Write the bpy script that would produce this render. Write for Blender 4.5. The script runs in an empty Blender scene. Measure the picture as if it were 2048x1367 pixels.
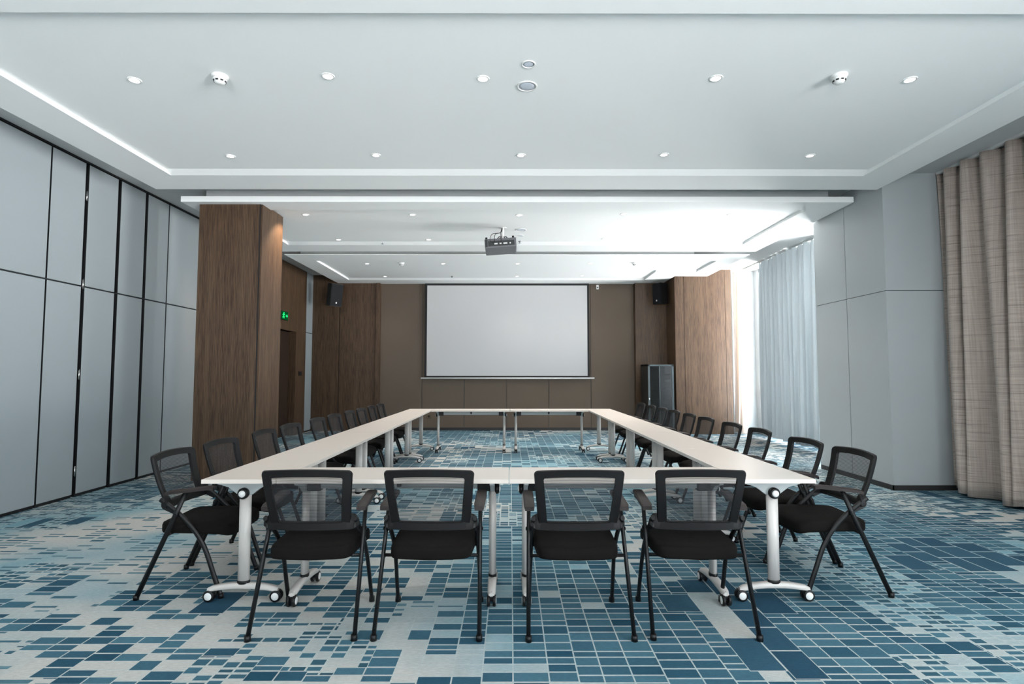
import bpy, bmesh, math, random
from mathutils import Vector, Matrix
random.seed(7)
PI = math.pi
C = bpy.context.scene.collection
SC = bpy.context.scene

# ------------------------------------------------------------------ camera
F, PITCH, CH, YAW, CX = 1118.0, 0.0585, 1.378, 0.0028, 0.008
cam = bpy.data.cameras.new('camera'); cam.sensor_width = 36; cam.lens = F / 2048 * 36
cam.clip_start = 0.05; cam.clip_end = 200
co = bpy.data.objects.new('camera', cam); C.objects.link(co)
co.location = (CX, 0, CH); co.rotation_euler = (PI / 2 + PITCH, 0, -YAW)
SC.camera = co

# ------------------------------------------------------------------ materials
def srgb(r, g, b):
    f = lambda c: (c / 255 / 12.92) if c / 255 <= 0.04045 else ((c / 255 + 0.055) / 1.055) ** 2.4
    return (f(r), f(g), f(b), 1)

def new_mat(name):
    m = bpy.data.materials.new(name); m.use_nodes = True
    nt = m.node_tree; nt.nodes.clear()
    out = nt.nodes.new('ShaderNodeOutputMaterial')
    return m, nt, out

class G:
    """tiny node graph helper"""
    def __init__(s, nt): s.nt = nt
    def n(s, kind, **kw):
        nd = s.nt.nodes.new(kind)
        for k, v in kw.items(): setattr(nd, k, v)
        return nd
    def put(s, sock, v):
        if isinstance(v, bpy.types.NodeSocket): s.nt.links.new(v, sock)
        elif v is not None: sock.default_value = v
    def math(s, op, a, b=None, c=None):
        nd = s.n('ShaderNodeMath', operation=op)
        s.put(nd.inputs[0], a)
        if b is not None: s.put(nd.inputs[1], b)
        if c is not None: s.put(nd.inputs[2], c)
        return nd.outputs[0]
    def mix(s, f, a, b):
        nd = s.n('ShaderNodeMix', data_type='RGBA')
        s.put(nd.inputs[0], f); s.put(nd.inputs[6], a); s.put(nd.inputs[7], b)
        return nd.outputs[2]
    def noise(s, vec, scale, detail=2, rough=0.5):
        nd = s.n('ShaderNodeTexNoise'); s.put(nd.inputs['Vector'], vec)
        nd.inputs['Scale'].default_value = scale; nd.inputs['Detail'].default_value = detail
        nd.inputs['Roughness'].default_value = rough
        return nd.outputs[0]
    def comb(s, x, y, z):
        nd = s.n('ShaderNodeCombineXYZ')
        s.put(nd.inputs[0], x); s.put(nd.inputs[1], y); s.put(nd.inputs[2], z)
        return nd.outputs[0]
    def sep(s, v):
        nd = s.n('ShaderNodeSeparateXYZ'); s.put(nd.inputs[0], v); return nd.outputs
    def ramp(s, f, lo, hi):
        nd = s.n('ShaderNodeMapRange'); s.put(nd.inputs[0], f)
        nd.inputs[1].default_value = lo; nd.inputs[2].default_value = hi
        return nd.outputs[0]
    def vor1(s, w, scale, rnd=1.0, feat='F1'):
        nd = s.n('ShaderNodeTexVoronoi', voronoi_dimensions='1D', feature=feat)
        s.put(nd.inputs['W'], w); nd.inputs['Scale'].default_value = scale
        nd.inputs['Randomness'].default_value = rnd
        return nd
    def white(s, a, b):
        nd = s.n('ShaderNodeTexWhiteNoise', noise_dimensions='2D')
        s.put(nd.inputs['Vector'], s.comb(a, b, 0.0)); return nd.outputs[0]

def principled(name, col, rough=0.6, metal=0.0, spec=0.5, var=0.0, vscale=3.0, bump=0.0, bscale=200.0, coat=0.0):
    m, nt, out = new_mat(name); g = G(nt)
    p = g.n('ShaderNodeBsdfPrincipled')
    p.inputs['Base Color'].default_value = col
    p.inputs['Roughness'].default_value = rough
    p.inputs['Metallic'].default_value = metal
    p.inputs['Specular IOR Level'].default_value = spec
    p.inputs['Coat Weight'].default_value = coat
    tc = g.n('ShaderNodeTexCoord')
    if var > 0:
        f = g.noise(tc.outputs['Object'], vscale, 3)
        dark = tuple(c * (1 - var) for c in col[:3]) + (1,)
        lite = tuple(min(1, c * (1 + var)) for c in col[:3]) + (1,)
        g.put(p.inputs['Base Color'], g.mix(f, dark, lite))
    if bump > 0:
        b = g.n('ShaderNodeBump'); b.inputs['Strength'].default_value = bump
        b.inputs['Distance'].default_value = 0.002
        g.put(b.inputs['Height'], g.noise(tc.outputs['Object'], bscale, 2))
        g.put(p.inputs['Normal'], b.outputs[0])
    nt.links.new(p.outputs[0], out.inputs[0])
    return m

def wood(name, c1, c2, c3, rough=0.5):
    m, nt, out = new_mat(name); g = G(nt)
    tc = g.n('ShaderNodeTexCoord'); x, y, z = g.sep(tc.outputs['Object'])
    s = g.math('ADD', x, g.math('MULTIPLY', y, 1.0))
    v = g.comb(s, g.math('MULTIPLY', z, 0.035), 0.0)
    fine = g.noise(v, 90, 3, 0.65)
    broad = g.noise(v, 14, 2, 0.5)
    v2 = g.comb(s, g.math('MULTIPLY', z, 0.07), 3.0)
    grain = g.noise(v2, 30, 4, 0.6)
    slat = g.math('FRACT', g.math('MULTIPLY', s, 1 / 0.021))
    line = g.math('LESS_THAN', slat, 0.22)
    col = g.mix(g.ramp(fine, 0.35, 0.68), c1, c2)
    col = g.mix(g.math('MULTIPLY', g.ramp(broad, 0.45, 0.75), 0.35), col, c3)
    col = g.mix(g.math('MULTIPLY', g.ramp(grain, 0.4, 0.8), 0.35), col, c1)
    col = g.mix(g.math('MULTIPLY', line, 0.5), col, tuple(c * 0.45 for c in c1[:3]) + (1,))
    p = g.n('ShaderNodeBsdfPrincipled'); g.put(p.inputs['Base Color'], col)
    p.inputs['Roughness'].default_value = rough; p.inputs['Specular IOR Level'].default_value = 0.35
    nt.links.new(p.outputs[0], out.inputs[0])
    return m

def carpet():
    m, nt, out = new_mat('carpet_blue_blocks'); g = G(nt)
    tc = g.n('ShaderNodeTexCoord'); x, y, z = g.sep(tc.outputs['Object'])
    def layer(sx, sy, grp, seed, gx, gy, rx=0.75, ry=0.95):
        """irregular columns, each group of columns with its own irregular rows"""
        xs = g.math('ADD', x, seed)
        cx_ = g.vor1(xs, sx, rx); ex = g.vor1(xs, sx, rx, 'DISTANCE_TO_EDGE')
        gcol = g.vor1(cx_.outputs['W'], grp, 0.8)
        seedv = g.math('MULTIPLY', g.sep(gcol.outputs['Color'])[0], 57.0)
        ys = g.math('ADD', y, seedv)
        cy_ = g.vor1(ys, sy, ry); ey = g.vor1(ys, sy, ry, 'DISTANCE_TO_EDGE')
        a = g.math('MULTIPLY', g.sep(cx_.outputs['Color'])[0], 91.7)
        b = g.math('MULTIPLY', g.sep(cy_.outputs['Color'])[1], 73.3)
        rnd = g.white(a, b); rnd2 = g.white(b, a)
        inx = g.math('GREATER_THAN', g.math('DIVIDE', ex.outputs['Distance'], sx), gx)
        iny = g.math('GREATER_THAN', g.math('DIVIDE', ey.outputs['Distance'], sy), gy)
        wx = g.math('SUBTRACT', cx_.outputs['W'], seed); wy = g.math('SUBTRACT', cy_.outputs['W'], seedv)
        return rnd, rnd2, g.math('MULTIPLY', inx, iny), wx, wy
    def field(wx, wy, ox, sc, lo, hi):
        return g.ramp(g.noise(g.comb(g.math('ADD', wx, ox), g.math('MULTIPLY', wy, 0.8), ox), sc, 2, 0.5), lo, hi)
    A = layer(1 / 0.140, 1 / 0.082, 1 / 0.40, 3.3, 0.0035, 0.0058, 0.65, 1.0)
    B = layer(1 / 0.080, 1 / 0.058, 1 / 0.30, 7.9, 0.0050, 0.0095, 0.55, 0.8)
    D = layer(1 / 0.175, 1 / 0.27, 1 / 0.20, 11.1, 0.0045, 0.006, 0.8, 1.0)
    E_ = layer(1 / 0.170, 1 / 0.066, 1 / 0.34, 23.7, 0.016, 0.019, 0.6, 0.8)
    soft = g.noise(g.comb(g.math('ADD', g.math('MULTIPLY', x, 0.8), 4.0), y, 2.0), 0.55, 3, 0.55)
    ground = g.mix(g.ramp(soft, 0.42, 0.60), GL, GB)
    line = g.mix(0.55, ground, srgb(178, 186, 184))
    # share of cells that are woven blue, read at each cell's own centre
    dA = g.math('ADD', g.math('MULTIPLY', field(A[3], A[4], 47.0, 0.55, 0.42, 0.54), 0.50), 0.48)
    small = g.mix(A[1], srgb(36, 74, 93), srgb(74, 112, 127))
    chip = g.mix(B[1], srgb(44, 78, 92), srgb(72, 112, 128))
    big = g.mix(D[1], srgb(38, 70, 90), srgb(52, 86, 104))
    dash = g.mix(E_[1], srgb(54, 92, 108), srgb(96, 130, 140))
    def lay(base, L, colr, thr):
        on = g.math('LESS_THAN', L[0], thr)
        return g.mix(L[2], line, g.mix(on, base, colr))
    colA = lay(ground, A, small, dA)
    colB = lay(ground, B, chip, 0.70)
    colD = lay(ground, D, big, 0.80)
    colE = g.mix(g.math('MULTIPLY', E_[2], g.math('LESS_THAN', E_[0], 0.5)), ground, dash)
    pB = g.math('GREATER_THAN', field(A[3], A[4], 12.0, 0.95, 0.0, 1.0), 0.575)
    pD = g.math('GREATER_THAN', field(D[3], D[4], 3.0, 0.80, 0.0, 1.0), 0.64)
    pE = g.math('GREATER_THAN', field(A[3], A[4], 31.0, 0.50, 0.0, 1.0), 0.585)
    col = g.mix(pB, colA, colB)
    col = g.mix(pE, col, colE)
    col = g.mix(pD, col, colD)
    # pile: streaks and speckle
    st = g.noise(g.comb(g.math('MULTIPLY', x, 0.25), y, 0.0), 130, 2, 0.6)
    sp = g.noise(tc.outputs['Object'], 420, 1, 0.5)
    k = g.math('ADD', g.math('MULTIPLY', st, 0.55), g.math('MULTIPLY', sp, 0.75))
    nd = g.n('ShaderNodeMix', data_type='RGBA', blend_type='MULTIPLY'); nd.inputs[0].default_value = 1
    g.put(nd.inputs[6], col); kk = g.math('ADD', k, 0.35); g.put(nd.inputs[7], g.comb(kk, kk, kk))
    col = nd.outputs[2]
    p = g.n('ShaderNodeBsdfPrincipled'); g.put(p.inputs['Base Color'], col)
    p.inputs['Roughness'].default_value = 0.95; p.inputs['Specular IOR Level'].default_value = 0.12
    b = g.n('ShaderNodeBump'); b.inputs['Strength'].default_value = 0.4; b.inputs['Distance'].default_value = 0.004
    g.put(b.inputs['Height'], sp); g.put(p.inputs['Normal'], b.outputs[0])
    nt.links.new(p.outputs[0], out.inputs[0])
    return m
GL = srgb(184, 184, 180); GB = srgb(118, 156, 168)

def fabric_lines(name, c1, c2):
    m, nt, out = new_mat(name); g = G(nt)
    tc = g.n('ShaderNodeTexCoord'); x, y, z = g.sep(tc.outputs['Object'])
    n1 = g.noise(g.comb(g.math('MULTIPLY', y, 2.0), g.math('MULTIPLY', z, 60.0), 0.0), 1.6, 3, 0.6)
    n2 = g.noise(g.comb(g.math('MULTIPLY', y, 120.0), z, 0.0), 1.5, 2, 0.6)
    rows = g.math('LESS_THAN', g.math('FRACT', g.math('MULTIPLY', z, 11.0)), 0.10)
    rows = g.math('MULTIPLY', rows, g.ramp(g.noise(g.comb(y, z, 0.0), 7.0, 1), 0.45, 0.55))
    f = g.math('ADD', g.math('MULTIPLY', n1, 0.6), g.math('MULTIPLY', n2, 0.4))
    col = g.mix(g.ramp(f, 0.35, 0.65), c1, c2)
    col = g.mix(g.math('MULTIPLY', rows, 0.5), col, tuple(c * 0.5 for c in c1[:3]) + (1,))
    p = g.n('ShaderNodeBsdfPrincipled'); g.put(p.inputs['Base Color'], col)
    p.inputs['Roughness'].default_value = 0.75; p.inputs['Sheen Weight'].default_value = 0.15
    nt.links.new(p.outputs[0], out.inputs[0])
    return m

def sheer(name, col, trans, clear):
    m, nt, out = new_mat(name); g = G(nt)
    d = g.n('ShaderNodeBsdfDiffuse'); d.inputs[0].default_value = col
    t = g.n('ShaderNodeBsdfTranslucent'); t.inputs[0].default_value = col
    a = g.n('ShaderNodeMixShader'); a.inputs[0].default_value = trans
    nt.links.new(d.outputs[0], a.inputs[1]); nt.links.new(t.outputs[0], a.inputs[2])
    tr = g.n('ShaderNodeBsdfTransparent')
    b = g.n('ShaderNodeMixShader'); b.inputs[0].default_value = clear
    nt.links.new(a.outputs[0], b.inputs[1]); nt.links.new(tr.outputs[0], b.inputs[2])
    nt.links.new(b.outputs[0], out.inputs[0])
    return m

def mesh_fabric():
    m, nt, out = new_mat('chair_mesh_weave'); g = G(nt)
    tc = g.n('ShaderNodeTexCoord'); x, y, z = g.sep(tc.outputs['Object'])
    w = g.math('FRACT', g.math('MULTIPLY', z, 1 / 0.0085))
    thread = g.math('LESS_THAN', w, 0.38)
    f = g.math('ADD', g.math('MULTIPLY', thread, 0.28), 0.45)      # cover of the weave
    p = g.n('ShaderNodeBsdfPrincipled'); p.inputs['Base Color'].default_value = srgb(34, 34, 37)
    p.inputs['Roughness'].default_value = 0.6
    tr = g.n('ShaderNodeBsdfTransparent')
    mx = g.n('ShaderNodeMixShader'); g.put(mx.inputs[0], f)
    nt.links.new(tr.outputs[0], mx.inputs[1]); nt.links.new(p.outputs[0], mx.inputs[2])
    nt.links.new(mx.outputs[0], out.inputs[0])
    return m

def glass(name, tint, refl=0.06):
    m, nt, out = new_mat(name); g = G(nt)
    tr = g.n('ShaderNodeBsdfTransparent'); tr.inputs[0].default_value = tint
    gl = g.n('ShaderNodeBsdfGlossy'); gl.inputs['Roughness'].default_value = 0.03
    mx = g.n('ShaderNodeMixShader'); mx.inputs[0].default_value = refl
    nt.links.new(tr.outputs[0], mx.inputs[1]); nt.links.new(gl.outputs[0], mx.inputs[2])
    nt.links.new(mx.outputs[0], out.inputs[0])
    return m

def emit(name, col, s):
    m, nt, out = new_mat(name); g = G(nt)
    e = g.n('ShaderNodeEmission'); e.inputs[0].default_value = col; e.inputs[1].default_value = s
    nt.links.new(e.outputs[0], out.inputs[0])
    return m

M = {}
M['carpet'] = carpet()
M['plaster'] = principled('white_plaster', srgb(243, 244, 243), 0.8, var=0.012, vscale=0.7)
M['upper'] = principled('upper_ceiling_paint', srgb(196, 198, 198), 0.85)
M['panel'] = principled('grey_partition_laminate', srgb(150, 158, 161), 0.42, spec=0.4, var=0.015, vscale=0.8)
M['pillar'] = principled('grey_wall_panel', srgb(172, 177, 179), 0.55, var=0.012, vscale=0.9)
M['black'] = principled('black_seam', (0.006, 0.006, 0.007, 1), 0.6)
M['seam'] = principled('grey_seam', srgb(70, 74, 76), 0.7)
M['wood'] = wood('dark_wood_cladding', srgb(54, 38, 27), srgb(101, 78, 58), srgb(122, 101, 79))
M['door'] = wood('door_veneer', srgb(40, 28, 21), srgb(60, 44, 33), srgb(66, 48, 36))
M['taupe'] = principled('taupe_fabric_wall', srgb(102, 91, 81), 0.95, spec=0.1, var=0.05, vscale=1.2, bump=0.3, bscale=500)
M['darkbase'] = principled('dark_baseboard', srgb(44, 42, 42), 0.5)
M['screen'] = principled('white_screen_cloth', srgb(190, 189, 189), 0.95, spec=0.1)
M['screen_black'] = principled('screen_black_border', (0.008, 0.008, 0.009, 1), 0.8)
M['white_metal'] = principled('white_powder_coat', srgb(198, 193, 188), 0.35, coat=0.2)
M['grey_metal'] = principled('grey_powder_coat', srgb(166, 172, 172), 0.35)
M['tabletop'] = principled('tabletop_laminate', srgb(216, 206, 197), 0.33, spec=0.5, var=0.01)
M['table_edge'] = principled('tabletop_edge', srgb(208, 198, 190), 0.5)
M['black_plastic'] = principled('black_plastic', srgb(13, 13, 14), 0.45, spec=0.35)
M['black_metal'] = principled('black_metal_tube', srgb(12, 12, 13), 0.42, spec=0.35)
M['frame_black'] = principled('backrest_plastic', srgb(12, 11, 12), 0.55, spec=0.28, bump=0.15, bscale=300)
M['seat'] = principled('black_seat_fabric', srgb(17, 14, 13), 0.9, spec=0.15, bump=0.3, bscale=700, var=0.08, vscale=8)
M['arm'] = principled('armrest_polymer', srgb(44, 37, 36), 0.5, spec=0.3)
M['mesh'] = mesh_fabric()
M['chrome'] = principled('bright_metal', srgb(200, 200, 200), 0.25, metal=1.0)
M['curtain'] = fabric_lines('taupe_curtain_cloth', srgb(150, 136, 127), srgb(190, 176, 166))
M['sheer'] = sheer('sheer_blue_grey_voile', srgb(164, 172, 175), 0.028, 0.0)
M['drape'] = sheer('pale_tan_drape', srgb(222, 210, 200), 0.5, 0.0)
M['glass'] = glass('window_glass', (0.96, 0.98, 1, 1))
M['rackglass'] = glass('smoked_glass', (0.22, 0.30, 0.33, 1), 0.05)
M['rack'] = principled('rack_steel', srgb(16, 18, 20), 0.4)
M['rackframe'] = principled('rack_frame_grey', srgb(62, 74, 78), 0.4)
M['speaker'] = principled('speaker_black', srgb(8, 9, 11), 0.5, spec=0.3)
M['grille'] = principled('speaker_grille', srgb(12, 15, 19), 0.6, spec=0.2, bump=0.4, bscale=500)
M['proj'] = principled('projector_grey', srgb(104, 104, 108), 0.45)
M['proj_dark'] = principled('projector_vent', srgb(48, 50, 52), 0.5)
M['devwhite'] = principled('device_white', srgb(232, 232, 230), 0.4)
M['disc'] = principled('speaker_disc_grille', srgb(206, 212, 222), 0.6)
M['lens_bright'] = emit('lit_lamp_bright', (1, 0.97, 0.93, 1), 9)
M['lens'] = emit('lit_lamp', (1, 0.98, 0.95, 1), 2.2)
M['exitglow'] = emit('exit_sign_green', srgb(40, 235, 120), 1.3)
M['exitdark'] = emit('exit_sign_dark_green', srgb(8, 92, 44), 0.5)
M['brass'] = principled('socket_bronze', srgb(92, 78, 60), 0.5)
M['frame'] = principled('window_frame_aluminium', srgb(120, 126, 130), 0.4, metal=0.4)

# ------------------------------------------------------------------ mesh helpers
def NB(): return bmesh.new()

def box(bm, x0, x1, y0, y1, z0, z1, mi=0, bev=0.0):
    v = [bm.verts.new((x, y, z)) for z in (z0, z1) for y in (y0, y1) for x in (x0, x1)]
    fs = [bm.faces.new([v[i] for i in f]) for f in
          ((0, 2, 3, 1), (4, 5, 7, 6), (0, 1, 5, 4), (2, 6, 7, 3), (0, 4, 6, 2), (1, 3, 7, 5))]
    for f in fs: f.material_index = mi
    if bev > 0:
        es = list({e for f in fs for e in f.edges})
        r = bmesh.ops.bevel(bm, geom=es, offset=bev, segments=2, affect='EDGES', profile=0.6)
        for f in r['faces']: f.material_index = mi
    return fs

def prism(bm, poly, axis, a0, a1, mi=0):
    """extrude a 2D polygon along an axis ('x','y','z')"""
    def P(u, v, w): return {'x': (w, u, v), 'y': (u, w, v), 'z': (u, v, w)}[axis]
    A = [bm.verts.new(P(u, v, a0)) for u, v in poly]; B = [bm.verts.new(P(u, v, a1)) for u, v in poly]
    n = len(poly); fs = [bm.faces.new(A), bm.faces.new(B[::-1])]
    for i in range(n): fs.append(bm.faces.new((A[i], B[i], B[(i + 1) % n], A[(i + 1) % n])))
    for f in fs: f.material_index = mi
    return fs

def smooth_path(pts, n=6):
    """Catmull-Rom through the points"""
    P = [Vector(p) for p in pts]
    if len(P) < 3: return P
    out = []
    for i in range(len(P) - 1):
        p0 = P[max(i - 1, 0)]; p1 = P[i]; p2 = P[i + 1]; p3 = P[min(i + 2, len(P) - 1)]
        for k in range(n):
            t = k / n
            out.append(0.5 * ((2 * p1) + (p2 - p0) * t + (2 * p0 - 5 * p1 + 4 * p2 - p3) * t * t + (-p0 + 3 * p1 - 3 * p2 + p3) * t ** 3))
    out.append(P[-1]); return out

def tube(bm, pts, r, n=12, mi=0, r2=None, side=(1, 0, 0), smooth=0):
    """tube with (optionally oval) section; r along 'side', r2 across"""
    P = smooth_path(pts, smooth) if smooth else [Vector(p) for p in pts]
    r2 = r if r2 is None else r2
    rings = []
    for i, p in enumerate(P):
        d = (P[min(i + 1, len(P) - 1)] - P[max(i - 1, 0)]).normalized()
        s = Vector(side); s = (s - d * s.dot(d))
        if s.length < 1e-4: s = d.orthogonal()
        s.normalize(); t = d.cross(s)
        rr = r[i] if isinstance(r, (list, tuple)) else r
        rr2 = r2[i] if isinstance(r2, (list, tuple)) else r2
        rings.append([bm.verts.new(p + s * math.cos(2 * PI * k / n) * rr + t * math.sin(2 * PI * k / n) * rr2) for k in range(n)])
    for a, b in zip(rings, rings[1:]):
        for k in range(n):
            f = bm.faces.new((a[k], a[(k + 1) % n], b[(k + 1) % n], b[k])); f.material_index = mi; f.smooth = True
    f = bm.faces.new(rings[0][::-1]); f.material_index = mi
    f = bm.faces.new(rings[-1]); f.material_index = mi

def lathe(bm, prof, center=(0, 0, 0), axis='z', n=20, mi=0, mis=None):
    """prof: list of (r, h)"""
    c = Vector(center); rings = []
    def P(r, h, a):
        u, v = r * math.cos(a), r * math.sin(a)
        return c + Vector({'z': (u, v, h), 'y': (u, h, v), 'x': (h, u, v)}[axis])
    for r, h in prof:
        rings.append([bm.verts.new(P(r, h, 2 * PI * k / n)) for k in range(n)])
    for i, (a, b) in enumerate(zip(rings, rings[1:])):
        for k in range(n):
            f = bm.faces.new((a[k], a[(k + 1) % n], b[(k + 1) % n], b[k]))
            f.material_index = mis[i] if mis else mi; f.smooth = True
    f = bm.faces.new(rings[0][::-1]); f.material_index = mis[0] if mis else mi
    f = bm.faces.new(rings[-1]); f.material_index = mis[-1] if mis else mi

def obj(name, bm, mats, parent=None, loc=None):
    bmesh.ops.recalc_face_normals(bm, faces=bm.faces[:])
    me = bpy.data.meshes.new(name); bm.to_mesh(me); bm.free()
    if not isinstance(mats, (list, tuple)): mats = [mats]
    for m in mats: me.materials.append(m)
    o = bpy.data.objects.new(name, me); C.objects.link(o)
    if parent: o.parent = parent
    if loc: o.location = loc
    return o

def autosmooth(o, ang=35):
    me = o.data
    for p in me.polygons: p.use_smooth = True
    try: me.set_sharp_from_angle(angle=math.radians(ang))
    except Exception: pass
    return o

def struct(name, bm, mats, parent=None):
    o = obj(name, bm, mats, parent)
    if not parent: o['kind'] = 'structure'
    return o

def thing(name, label, cat, loc=(0, 0, 0), rz=0, group=None):
    o = bpy.data.objects.new(name, None); C.objects.link(o); o.empty_display_size = 0.1
    o.location = loc; o.rotation_euler = (0, 0, rz); o['label'] = label; o['category'] = cat
    if group: o['group'] = group
    return o

def tag(o, label, cat, group=None):
    o['label'] = label; o['category'] = cat
    if group: o['group'] = group
    return o

def dup(root, loc, rz, label, group=None):
    def cp(o, parent):
        c = o.copy(); C.objects.link(c); c.parent = parent
        for ch in o.children: cp(ch, c)
        return c
    r = cp(root, None); r.location = loc; r.rotation_euler = (0, 0, rz); r['label'] = label
    if group: r['group'] = group
    return r

ORD = ['first', 'second', 'third', 'fourth', 'fifth', 'sixth', 'seventh', 'eighth', 'ninth', 'tenth']

# ================================================================== SETTING
XL, YB, ZU, ZS = -4.915, 14.0, 3.86, 3.66
YN = -5.2                 # wall behind the camera
XW = 5.85                 # window plane on the right

bm = NB(); box(bm, XL - 0.3, XW + 0.5, YN - 0.3, YB + 0.3, -0.2, 0)
struct('floor', bm, M['carpet'])
bm = NB(); box(bm, XL - 0.3, XW + 0.5, YN - 0.3, YB + 0.3, ZU, ZU + 0.25)
struct('ceiling', bm, M['upper'])

# ceiling panels hanging below, each a bordered tray
def tray(X0, X1, Y0, Y1, ix0, ix1, iy0, iy1, cut=None, lip=0.075, step=0.04):
    """ring at ZS with a raised field; cut=(cx, cy, jx, jy): rear right corner removed"""
    bm = NB()
    if cut is None:
        outer = [(X0, Y0), (X1, Y0), (X1, Y1), (X0, Y1)]
        inner = [(ix0, iy0), (ix1, iy0), (ix1, iy1), (ix0, iy1)]
    else:
        cx, cy, jx, jy = cut
        outer = [(X0, Y0), (X1, Y0), (X1, cy), (cx, cy), (cx, Y1), (X0, Y1)]
        inner = [(ix0, iy0), (ix1, iy0), (ix1, jy), (jx, jy), (jx, iy1), (ix0, iy1)]
    def lvl(poly, z): return [bm.verts.new((x, y, z)) for x, y in poly]
    n = len(outer)
    oB, oT = lvl(outer, ZS), lvl(outer, ZS + lip)
    iB = lvl(inner, ZS)
    far = max(p[1] for p in inner)
    iT = lvl([(x, y - (0.10 if (y == far or (cut and y == cut[3])) else 0.0)) for x, y in inner], ZS + step)
    for i in range(n):
        j = (i + 1) % n
        bm.faces.new((oB[i], oB[j], iB[j], iB[i]))
        bm.faces.new((oB[i], oT[i], oT[j], oB[j]))
        bm.faces.new((iB[i], iB[j], iT[j], iT[i]))
    bm.faces.new(iT)
    if lip > step: bm.faces.new(oT[::-1])
    else:
        hB = lvl([(x, y) for x, y in inner], ZS + lip)
        for i in range(n):
            j = (i + 1) % n
            bm.faces.new((oT[i], hB[i], hB[j], oT[j]))
    o = struct('ceiling', bm, M['plaster'])
    # set back support above the lip
    bm = NB()
    s = 0.25
    if cut is None:
        box(bm, X0 + s, X1 - s, Y0 + s * 0.6, Y1 - 0.02, ZS + max(lip, step + 0.014), ZU)
    else:
        box(bm, X0 + s, cut[0] - s, Y0 + s * 0.6, Y1 - 0.02, ZS + max(lip, step + 0.014), ZU)
    struct('trim', bm, M['upper'])
    return o
tray(-4.36, 4.54, -4.9, 2.55, -3.885, 4.07, -4.4, 2.07)
tray(-4.36, 4.54, 2.93, 6.78, -3.885, 4.07, 3.41, 6.30)
tray(-4.35, 4.56, 7.28, 10.27, -3.905, 4.10, 7.65, 9.75)
tray(-4.30, 4.58, 10.55, 13.985, -3.895, 4.15, 11.12, 13.42, cut=(3.82, 12.86, 3.24, 12.35), lip=0.012, step=0.04)

# left wall: dark backing, operable partition panels in front of it
bm = NB(); box(bm, XL - 0.30, XL - 0.075, YN, 11.0, 0, ZU)
box(bm, XL - 0.30, XL - 0.075, 11.0, YB, 2.36, ZU)
box(bm, XL - 0.30, XL - 0.22, 11.0, YB, 0, 2.36)
struct('wall_left', bm, M['black'])
bm = NB(); box(bm, XL - 0.075, XL + 0.0, YN, 11.0, ZU - 0.02, ZU)
struct('trim', bm, M['black'])
pan_edges = [(-3.18, -2.0, .012), (-2.0, -0.8, .012), (-0.8, 0.4, .012), (0.4, 1.6, .012), (1.6, 2.8, .012), (2.8, 4.0, .012),
             (4.0, 5.89, .022), (5.89, 6.40, .055), (6.40, 6.94, .060), (6.94, 7.465, .058), (7.465, 7.96, .022),
             (7.96, 8.9, .012), (8.9, 9.9, .012), (9.9, 11.0, .012)]
plabels = {6: 'wide grey-blue partition panel at the left edge of the picture',
           7: 'narrow grey-blue partition panel with metal hinges on its far edge',
           8: 'narrow grey partition panel between two wide black gaps, just beyond the hinged one',
           9: 'darkest narrow grey partition panel, fourth from the left edge of the picture',
           10: 'narrow grey partition panel half in shadow, last but one before the wood column',
           11: 'grey partition panel partly hidden by the wood-clad column',
           12: 'grey partition panel wholly behind the wood-clad column',
           13: 'grey partition panel before the dark wood end section of the left wall'}
for i, (a, b, gp) in enumerate(pan_edges):
    if i < 6: continue
    ga = pan_edges[i - 1][2] / 2 if i else 0
    t = thing('partition_panel', plabels.get(i, 'grey-blue partition panel just outside the left edge of the picture'), 'partition panel', (XL, (a + b) / 2, 0), 0, 'panels of the movable left partition')
    h = (b - a) / 2
    for nm, z0, z1 in (('lower_leaf', 0.035, 2.384), ('upper_leaf', 2.402, 3.825)):
        bm = NB(); fs = box(bm, -0.07, 0, -h + ga, h - gp / 2, z0, z1)
        fs[2].material_index = 1; fs[3].material_index = 1
        obj(nm, bm, [M['panel'], M['black']], t)
    bm = NB(); box(bm, -0.06, -0.012, -h + ga, h - gp / 2, 0.0, 0.035)
    obj('bottom_seal', bm, M['black'], t)
    if i == 7:
        for z in (3.45, 2.42, 1.38, 0.29):
            bm = NB(); tube(bm, [(0.002, h + 0.001, z - 0.06), (0.002, h + 0.001, z + 0.06)], 0.007, 8)
            box(bm, -0.004, 0.003, h - 0.012, h + 0.012, z - 0.05, z + 0.05)
            obj('hinge', bm, M['chrome'], t)
bm = NB(); box(bm, XL - 0.22, XL - 0.0, YN, 3.98, 0.0, ZU - 0.02)
struct('wall_left_near', bm, M['panel'])

# rear end of the left wall: wood with a recessed door, then a grey strip
bm = NB()
box(bm, XL - 0.22, XL, 11.0, 11.86, 0, ZU); box(bm, XL - 0.22, XL, 11.86, 12.82, 2.36, ZU); box(bm, XL - 0.22, XL, 12.82, 13.42, 0, ZU)
struct('wall_left_wood', bm, M['wood'])
bm = NB(); box(bm, XL - 0.21, XL - 0.16, 11.87, 12.81, 0.0, 2.355)
d = struct('door_1', bm, M['door'])
bm = NB(); tube(bm, [(XL - 0.16, 12.0, 1.0), (XL - 0.11, 12.0, 1.0), (XL - 0.11, 12.12, 1.0)], 0.009, 8)
obj('door_handle', bm, M['chrome'], d)
bm = NB(); box(bm, XL - 0.22, XL - 0.005, 13.42, 13.44, 0, ZU); struct('trim', bm, M['black'])
bm = NB(); box(bm, XL - 0.22, XL, 13.44, YB, 0.04, 2.385); box(bm, XL - 0.22, XL, 13.44, YB, 2.40, ZU)
box(bm, XL - 0.22, XL - 0.01, 13.44, YB, 2.385, 2.40, mi=1); box(bm, XL - 0.22, XL - 0.01, 13.44, YB, 0, 0.04, mi=1)
struct('wall_left_strip', bm, [M['panel'], M['black']])

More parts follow.
